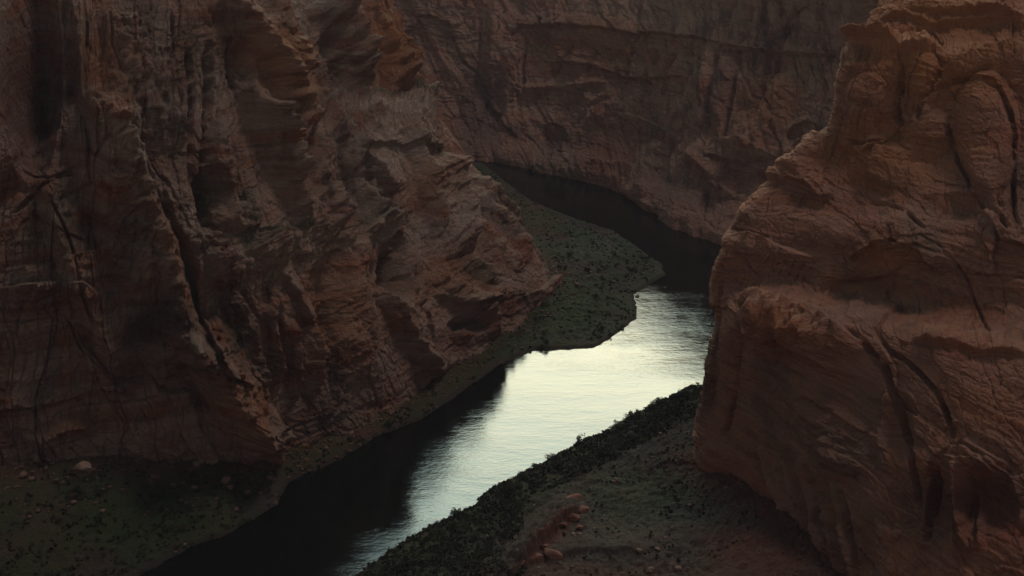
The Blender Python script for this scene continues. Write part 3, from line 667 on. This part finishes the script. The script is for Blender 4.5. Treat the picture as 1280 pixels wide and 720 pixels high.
def build_bank(name, x0, x1, y0, y1, step, side):
    xs = np.arange(x0, x1, step); ys = np.arange(y0, y1, step * 1.25)
    X, Y = np.meshgrid(xs, ys)
    Z, ds, df, n, n2 = bank_height(X, Y, side)
    P = V3(X, Y, Z); px, py = proj(P)
    g = np.zeros(X.shape); pale = np.zeros(X.shape); red = np.zeros(X.shape)
    def el(cx, cy, rx, ry, v, soft=.7, ang=0):
        ca, sa = math.cos(R(ang)), math.sin(R(ang)); ux = px - cx + 14 * n; uy = py - cy + 10 * n2
        return v * smooth(1, 1 - soft, np.sqrt(((ux * ca + uy * sa) / rx) ** 2 + ((-ux * sa + uy * ca) / ry) ** 2))
    if side == 'L':
        g = .8 * smooth(0, 4, ds) * smooth(-.5, .1, n)
        g = np.maximum(g, el(690, 385, 130, 70, 1.0)); g = np.maximum(g, el(180, 650, 190, 60, 1.0))
        pale = np.maximum(el(740, 310, 60, 24, .8), el(640, 240, 60, 20, .25))
        red = np.maximum(el(660, 270, 70, 30, .8, .7, 30), smooth(14, 2, df) * .8)
        pale = np.maximum(pale, el(160, 590, 90, 22, .5)); pale = np.maximum(pale, el(258, 580, 22, 8, .7))
    else:
        g = .75 * smooth(0, 2, ds) * smooth(34, 20, ds)
        g = np.maximum(g, el(800, 620, 120, 60, .6)); g = np.maximum(g, el(550, 690, 110, 40, .9))
        pale = np.maximum(el(660, 600, 50, 12, .7, .7, -15), el(780, 640, 130, 50, .45)); pale = np.maximum(pale, el(790, 560, 60, 14, .4))
        red = np.maximum(el(690, 672, 62, 15, .9, .6, -48), el(960, 690, 110, 60, .9)); red = np.maximum(red, smooth(16, 3, df))
        red = np.maximum(red, el(740, 720, 120, 26, .5))
        # low red outcrop above the thicket
        idx, d, sd, t = poly_dist(px, py, [(640,722),(668,690),(700,655),(735,634)], 40)
        sg = d * sd; e = np.clip(np.minimum(t, 1 - t) * 6, 0, 1)
        P[..., 2].reshape(-1)[idx] += (5.0 + 4 * n2.reshape(-1)[idx]) * e * smooth(-2, 2, -sg) * np.clip(1 - d / 34, 0, 1)
        idx, d, sd, t = poly_dist(px, py, [(660,705),(720,690),(790,690)], 30)
        P[..., 2].reshape(-1)[idx] += 1.8 * smooth(-3, 3, -d * sd) * np.clip(1 - d / 24, 0, 1)
    wet = smooth(2.2, .2, ds)
    o = grid_object(name, P, M_bank, dict(green=g, pale=pale, red=red, wet=wet * .85)); o['kind'] = 'structure'
    return o, g
riverbank_left, _ = build_bank('riverbank_left', -420, 130, 330, 1100, .75, 'L')
riverbank_right, _ = build_bank('riverbank_right', -160, 200, 240, 600, .55, 'R')

# ------------------------------------------------------------------ river and river bed
def flat(name, x0, x1, y0, y1, z, mat):
    return grid_object(name, np.array([[[x0, y0, z], [x1, y0, z]], [[x0, y1, z], [x1, y1, z]]], float), mat)
t = NT('river_water')
w1 = t.noise(t.map((.5, 1.1, 1), (0, 0, R(-12))), .12, 4, .6)
w2 = t.noise(t.map((.42, 1.0, 1), (0, 0, R(12))), .9, 4, .6)
w3 = t.noise(t.map((.30, 1.0, 1), (0, 0, R(-8))), .33, 4, .6)
lane = t.ramp(t.noise(t.map((.5, 1.6, 1), (0, 0, R(-25))), .022, 4, .6), [(.40, 0.0), (.62, 1.0)])
def near(cx, cy, r):                     # riffle below the tip of the bar
    p = ground(cx, cy); dn = t.n('VectorMath', operation='DISTANCE'); t.link(t.co, dn.inputs[0]); dn.inputs[1].default_value = tuple(p)
    return t.math('SUBTRACT', 1.0, t.math('DIVIDE', dn.outputs['Value'], r), clamp=True)
riffle = t.math('MULTIPLY', near(850, 400, 70), t.ramp(t.noise(t.co, .05, 4), [(.35, .2), (.6, 1.0)]))
h = t.math('ADD', t.math('MULTIPLY', w2, .7), t.math('ADD', t.math('MULTIPLY', w3, .6), t.math('MULTIPLY', w1, .9)))
amp = t.math('ADD', t.math('ADD', .55, t.math('MULTIPLY', lane, .6)), t.math('MULTIPLY', riffle, 1.6))
h = t.math('MULTIPLY', h, amp)
nb = t.bump(h, .10)
t.b.inputs['IOR'].default_value = 1.42
rough = t.math('ADD', t.math('MULTIPLY', lane, .04), .03)
t.done((.003, .0045, .004), rough, nb, .5)
river = flat('river', -1500, 1800, 100, 1600, 0.0, t.m); river['kind'] = 'structure'
t = NT('river_bed'); t.done((.03, .028, .02), .95)
bed = flat('ground', -9000, 9000, -9000, 9000, -9.0, t.m); bed['kind'] = 'structure'

# ------------------------------------------------------------------ shrubs, brush and boulders
def leaf_material(name, a, b):
    t = NT(name); oi = t.n('ObjectInfo')
    c = t.mix(oi.outputs['Random'], a, b)
    c = t.mix(.5, c, t.ramp(t.noise(t.co, 1.2, 3), [(.3, .3), (.7, .75)]), 'OVERLAY')
    return t.done(c, .8)
M_shrub = leaf_material('shrub_leaves', (.012, .014, .008), (.030, .032, .016))
M_green = leaf_material('green_leaves', (.012, .020, .008), (.028, .042, .014))
M_brush = leaf_material('brush_leaves', (.013, .016, .009), (.02, .022, .012))
def leaf_cloud(n, r0, size, squash, g):
    """leaf sized faces through a lumpy low crown, with a few bare stems"""
    lumps = [(g.normal(0, .42, 3) * [1, 1, .5] + [0, 0, .55], g.uniform(.35, .6)) for _ in range(5)]
    V = []; Fc = []
    for k in range(n):
        c, r = lumps[g.integers(len(lumps))]
        d = g.normal(size=3); d /= np.linalg.norm(d); p = (c + d * r * g.uniform(.45, 1.08)) * [1, 1, squash]
        p[2] = max(p[2], .02)
        a = g.normal(size=3); a /= np.linalg.norm(a); b = np.cross(a, g.normal(size=3)); b /= np.linalg.norm(b)
        h = size * g.uniform(.5, 1.3); i = len(V)
        V += [p * r0 - a * h, p * r0 + b * h * .6, p * r0 + a * h, p * r0 - b * h * .6]; Fc.append((i, i + 1, i + 2, i + 3))
    for k in range(7):
        e = g.normal(0, .35, 3); e[2] = g.uniform(.5, .95) * squash; e *= r0; i = len(V); w_ = .04 * r0
        V += [np.array([-w_, 0, -.2]), np.array([w_, 0, -.2]), e]; Fc.append((i, i + 1, i + 2))
    return V, Fc
shrub_me = []
for k in range(8):
    V, Fc = leaf_cloud(420, 1.0, .11, [1.0, .8, 1.25, .9][k % 4], rng)
    me = bpy.data.meshes.new('shrub'); me.from_pydata([tuple(v) for v in V], [], Fc)
    me.materials.append(M_green if k in (2, 5) else M_shrub); shrub_me.append(me)
def pick(n, side, box, dmin, dmax, clump=.05, minpx=None):
    out = []
    while len(out) < n:
        x = rng.uniform(box[0], box[1], 4000); y = rng.uniform(box[2], box[3], 4000)
        z, ds, df, nn, _ = bank_height(x, y, side)
        px, py = proj(V3(x, y, z))
        cl = fbm(V3(x / 11, y / 11, 12), 3, 240)
        ok = (ds > dmin) & (ds < dmax) & (px > -20) & (px < 1300) & (py < 735) & (cl > clump) & (df > 3)
        if minpx: ok &= minpx(px, py)
        for i in np.nonzero(ok)[0]:
            out.append((x[i], y[i], z[i], ds[i]))
            if len(out) >= n: break
    return out
def thicket(px, py):
    return (px < 655) | (py < np.interp(px, [655, 760, 868], [628, 578, 520]))
def place(name, me, x, y, z, s, label, cat, group, sz=1.0):
    o = bpy.data.objects.new(name, me); col.objects.link(o)
    o.location = (x, y, z); o.scale = (s * rng.uniform(.8, 1.25), s * rng.uniform(.8, 1.25), s * sz * rng.uniform(.75, 1.15)); o.rotation_euler = (0, 0, rng.uniform(0, 6.28))
    o['label'] = label; o['category'] = cat; o['group'] = group
    return o
for x, y, z, ds in pick(175, 'R', (-150, 120, 380, 600), .2, 40, -.1, thicket):
    place('shrub', shrub_me[rng.integers(8)], x, y, z - .2, rng.uniform(1.5, 3.2), 'dark leafy shrub in the thicket along the near right river bank', 'shrub', 'shrubs along the right bank')
for x, y, z, ds in pick(70, 'L', (-60, 130, 600, 800), .3, 60, .05):
    place('shrub', shrub_me[rng.integers(8)], x, y, z - .2, rng.uniform(1.2, 2.6), 'low shrub on the flat green bar inside the river bend', 'shrub', 'shrubs on the river bar')
for x, y, z, ds in pick(50, 'L', (-260, -60, 400, 600), .3, 40, .0):
    place('shrub', shrub_me[rng.integers(8)], x, y, z - .2, rng.uniform(1.2, 2.6), 'dark shrub on the shaded bank below the left cliff', 'shrub', 'shrubs on the left bank')
def brush(name, pts, smin, smax, label):
    V = []; Fc = []
    for x, y, z, ds in pts:
        r = rng.uniform(smin, smax); c = np.array([x, y, z])
        for k in range(26):
            p = rng.normal(size=3); p /= np.linalg.norm(p); p = p * rng.uniform(.5, 1) * [r, r, r * .75]; p[2] = abs(p[2])
            a = rng.normal(size=3) * .3; b = rng.normal(size=3) * .22; i = len(V)
            V += [tuple(c + p - a), tuple(c + p + b), tuple(c + p + a), tuple(c + p - b)]; Fc.append((i, i + 1, i + 2, i + 3))
    me = bpy.data.meshes.new(name); me.from_pydata(V, [], Fc); me.materials.append(M_brush)
    o = bpy.data.objects.new(name, me); col.objects.link(o); o['kind'] = 'stuff'; o['label'] = label; o['category'] = 'brush'
brush('riverside_brush', pick(2600, 'R', (-160, 130, 330, 600), -.2, 60, -.6, thicket), .6, 1.6, 'dark tangled brush covering the right bank beside the bright water')
brush('slope_scrub', pick(500, 'R', (-100, 150, 330, 600), 20, 120, .12), .2, .5, 'sparse grey scrub dotted over the slope below the right cliff')
brush('bar_scrub', pick(1300, 'L', (-90, 130, 590, 1000), .5, 90, -.15), .3, 1.0, 'green and grey scrub covering the flat bar inside the bend')
brush('bank_scrub', pick(1500, 'L', (-270, -40, 380, 620), .2, 60, -.2), .35, 1.1, 'dark green scrub over the bank below the left cliff')

def boulder_mesh(seed, mat, flat_=.7):
    import bmesh
    bm = bmesh.new(); bmesh.ops.create_icosphere(bm, subdivisions=4, radius=1)
    co = np.array([v.co[:] for v in bm.verts])
    g = np.random.default_rng(seed)
    for _ in range(9):                               # knock flat faces off the block
        n_ = g.normal(size=3); n_ /= np.linalg.norm(n_); d = co @ n_; k = g.uniform(.5, .85)
        co -= np.clip(d - k, 0, None)[:, None] * n_[None] * .92
    co *= (1 + .12 * fbm(co * 1.6 + seed, 4, 260) + .04 * fbm(co * 6 + seed, 2, 261))[:, None]
    co[:, 2] *= flat_
    for v, c in zip(bm.verts, co): v.co = c
    for f in bm.faces: f.smooth = True
    me = bpy.data.meshes.new('boulder'); bm.to_mesh(me); bm.free(); me.materials.append(mat); return me
def stone_material(name, a, b):
    t = NT(name); oi = t.n('ObjectInfo'); n1 = t.noise(t.co, 2.2, 5, .7)
    c = t.mix(oi.outputs['Random'], a, b); c = t.mix(.5, c, t.ramp(n1, [(.3, .3), (.7, .75)]), 'OVERLAY')
    return t.done(c, .9, t.bump(n1, .25))
M_stone = stone_material('fallen_sandstone', (.075, .042, .033), (.13, .085, .07))
M_pale = stone_material('pale_sandstone', (.12, .08, .066), (.15, .105, .088))
M_red = stone_material('red_sandstone', (.075, .030, .022), (.12, .055, .04))
bm_red = [boulder_mesh(50 + k, M_red) for k in range(3)]
bm_ = [boulder_mesh(k, M_stone) for k in range(6)]
def rocks(n, side, box, d0, d1, smin, smax, label, group, test=None, clump=-.1):
    for x, y, z, ds in pick(n, side, box, d0, d1, clump, test):
        s_ = smin + (smax - smin) * rng.random() ** 2.2
        place('boulder', bm_[rng.integers(6)], x, y, z + s_ * .15, s_, label, 'boulder', group)
rocks(120, 'L', (-260, -60, 400, 560), 4, 70, .5, 2.2, 'fallen sandstone block on the talus below the left cliff', 'blocks below the left cliff', lambda px, py: (py < 640))
rocks(22, 'L', (-200, 0, 400, 620), .2, 3, .5, 1.3, 'small stone at the water edge under the left cliff', 'stones at the left water edge')
rocks(40, 'L', (-60, 110, 640, 980), 3, 60, .5, 1.5, 'pale stone scattered over the bar inside the river bend', 'stones on the river bar')
rocks(90, 'R', (-60, 140, 340, 560), 20, 110, .3, 1.6, 'small stone on the red slope below the right cliff', 'stones below the right cliff')
for k in range(16):
    u = k / 15; px_ = 652 + 84 * u + rng.normal(0, 9); py_ = 712 - 78 * u + rng.normal(0, 9)
    p = ground(px_, py_, 6); z_ = float(bank_height(np.array([p[0]]), np.array([p[1]]), 'R')[0][0])
    o = place('boulder', bm_red[k % 3], p[0], p[1], z_ + 1.2, 1.0 + 3.2 * rng.random() ** 2, 'red block in the low broken outcrop on the near right bank', 'boulder', 'blocks of the red outcrop', .8)
def rubble(name, n, side, box, dfmax, smin, smax, label, mat):
    """loose broken stone thick along the foot of the cliff, thinning outwards"""
    ico = []
    import bmesh
    for k in range(5):
        b = bmesh.new(); bmesh.ops.create_icosphere(b, subdivisions=1, radius=1)
        c = np.array([v.co[:] for v in b.verts]) * rng.uniform(.65, 1.2, (len(b.verts), 1)) * [1, .8, .65]
        ico.append((c, np.array([[v.index for v in f.verts] for f in b.faces]))); b.free()
    V = []; Fc = []; o_ = 0; cnt = 0
    while cnt < n:
        x = rng.uniform(box[0], box[1], 6000); y = rng.uniform(box[2], box[3], 6000)
        z, ds, df, nn, _ = bank_height(x, y, side); px, py = proj(V3(x, y, z))
        dens = np.exp(-df / (dfmax * .4)) * smooth(-.4, .5, fbm(V3(x / 9, y / 9, 3), 3, 270) + .1)
        for i in np.nonzero((rng.random(6000) < dens) & (ds > .3) & (df < dfmax) & (py < 740) & (px > -30) & (px < 1310))[0]:
            c, f = ico[rng.integers(5)]; s_ = smin + (smax - smin) * rng.random() ** 3; a = rng.uniform(0, 6.28); ca, sa = math.cos(a), math.sin(a)
            V.append(np.c_[c[:, 0] * ca - c[:, 1] * sa, c[:, 0] * sa + c[:, 1] * ca, c[:, 2]] * s_ + [x[i], y[i], z[i] + .1 * s_]); Fc.append(f + o_); o_ += len(c); cnt += 1
    V = np.concatenate(V); Fc = np.concatenate(Fc)
    me = bpy.data.meshes.new(name); me.from_pydata(V.tolist(), [], Fc.tolist()); me.materials.append(mat)
    o = bpy.data.objects.new(name, me); col.objects.link(o); o['kind'] = 'stuff'; o['label'] = label; o['category'] = 'rubble'
rubble('talus_rubble', 2600, 'L', (-270, 60, 400, 780), 26, .3, 1.6, 'broken stone lying thick along the foot of the left cliff', M_stone)
rubble('slope_rubble', 1500, 'R', (60, 170, 340, 560), 24, .25, 1.3, 'broken red stone along the foot of the right cliff', M_red)
def lone(px, py, z, s, sz, mat, seed, label):
    p = ground(px, py, z); o = bpy.data.objects.new('boulder', boulder_mesh(seed, mat, .85)); col.objects.link(o)
    o.location = p; o.scale = (s, s * .9, s * sz); o['label'] = label; o['category'] = 'boulder'
lone(104, 584, 33, 4.0, 1.0, M_pale, 31, 'big rounded pale boulder at the top of the green bank, lower left')
lone(246, 580, 22, 2.3, .6, M_pale, 32, 'broad pale broken boulder on the bank right of the rounded one')
lone(282, 600, 12, 2.6, .8, M_stone, 33, 'reddish boulder low on the left bank above the dark water')
lone(797, 370, .4, 1.6, .5, M_pale, 34, 'pale flat rock at the tip of the bar in the bend')

# ------------------------------------------------------------------ the air of the canyon
m = bpy.data.materials.new('evening_haze'); m.use_nodes = True; m.node_tree.nodes.clear()
pv = m.node_tree.nodes.new('ShaderNodeVolumePrincipled'); mo = m.node_tree.nodes.new('ShaderNodeOutputMaterial')
pv.inputs['Color'].default_value = (.66, .64, .88, 1); pv.inputs['Density'].default_value = HAZE; pv.inputs['Anisotropy'].default_value = 0.0
m.node_tree.links.new(pv.outputs[0], mo.inputs['Volume'])
hx0, hx1, hy0, hy1, hz0, hz1 = -9100, 9100, -9100, 9100, -10, 320
me = bpy.data.meshes.new('haze')
me.from_pydata([(x, y, z) for z in (hz0, hz1) for y in (hy0, hy1) for x in (hx0, hx1)], [], [(0,2,3,1),(4,5,7,6),(0,1,5,4),(2,6,7,3),(0,4,6,2),(1,3,7,5)])
me.materials.append(m); hz = bpy.data.objects.new('haze', me); col.objects.link(hz); hz['kind'] = 'stuff'

# ------------------------------------------------------------------ light
import os
w = bpy.data.worlds.new('World'); scene.world = w; w.use_nodes = True
nt = w.node_tree; nt.nodes.clear()
GLOW = 9.5; SUN_AZ = R(-6); SUN_EL = R(4)
sky = nt.nodes.new('ShaderNodeTexSky'); sky.sky_type = 'NISHITA'; sky.sun_disc = False
sky.sun_elevation = SUN_EL; sky.sun_rotation = SUN_AZ; sky.altitude = 1300; sky.dust_density = 2.0
bg = nt.nodes.new('ShaderNodeBackground'); bg.inputs[1].default_value = .05
nt.links.new(sky.outputs[0], bg.inputs[0])
# bright evening cloud band over the far rim
geo = nt.nodes.new('ShaderNodeTexCoord'); 
def wm(op, a, b=0.0, clamp=False):
    n = nt.nodes.new('ShaderNodeMath'); n.operation = op; n.use_clamp = clamp
    for s, v in ((n.inputs[0], a), (n.inputs[1], b)):
        if isinstance(v, bpy.types.NodeSocket): nt.links.new(v, s)
        else: s.default_value = v
    return n.outputs[0]
sep = nt.nodes.new('ShaderNodeSeparateXYZ'); nt.links.new(geo.outputs['Generated'], sep.inputs[0])
elev = wm('DIVIDE', wm('ARCSINE', sep.outputs['Z']), math.pi / 2)
azim = wm('ABSOLUTE', wm('DIVIDE', wm('ARCTAN2', sep.outputs['X'], sep.outputs['Y']), math.pi))
def wr(fac, stops):
    r = nt.nodes.new('ShaderNodeValToRGB'); nt.links.new(fac, r.inputs[0]); e = r.color_ramp.elements
    while len(e) < len(stops): e.new(.5)
    for k, (p, c) in enumerate(stops):
        e[k].position = p; e[k].color = (*c, 1) if isinstance(c, tuple) else (c, c, c, 1)
    return r.outputs[0]
D = 1 / 90
band = wr(elev, [(0, (.30, .24, .17)), (15*D, (.6, .55, .36)), (23*D, (1.0, .95, .66)), (27*D, (.97, .97, .71)), (30*D, (.82, .92, .73)), (33*D, (.58, .73, .64)), (37*D, (.36, .50, .47)), (44*D, (.06, .075, .08)), (1, (.022, .026, .032))])
azw = wr(azim, [(0, 1.0), (.055, 1.0), (.10, .30), (.20, .07), (1, .04)])
mxw = nt.nodes.new('ShaderNodeMix'); mxw.data_type = 'RGBA'; mxw.blend_type = 'MULTIPLY'; mxw.inputs[0].default_value = 1
nt.links.new(band, mxw.inputs[6]); nt.links.new(azw, mxw.inputs[7])
class _O: outputs = [mxw.outputs[2]]
rmp = _O
bg2 = nt.nodes.new('ShaderNodeBackground'); nt.links.new(rmp.outputs[0], bg2.inputs[0]); bg2.inputs[1].default_value = GLOW
add = nt.nodes.new('ShaderNodeAddShader'); wo = nt.nodes.new('ShaderNodeOutputWorld')
nt.links.new(bg.outputs[0], add.inputs[0]); nt.links.new(bg2.outputs[0], add.inputs[1]); nt.links.new(add.outputs[0], wo.inputs[0])

sl = bpy.data.lights.new('sky_sun', 'SUN'); sl.energy = 1.12; sl.angle = R(12); sl.color = (1, .82, .70)
so = bpy.data.objects.new('sky_sun', sl); col.objects.link(so)
sd = Vector((.38, .15, .91))           # soft high light from the right, added to stand for the bright sky
so.rotation_euler = sd.to_track_quat('Z', 'Y').to_euler()

scene.view_settings.view_transform = 'Standard'; scene.view_settings.look = 'None'
scene.view_settings.exposure = 0; scene.view_settings.gamma = 1
scene.render.engine = 'CYCLES'
scene.cycles.max_bounces = 3; scene.cycles.diffuse_bounces = 2
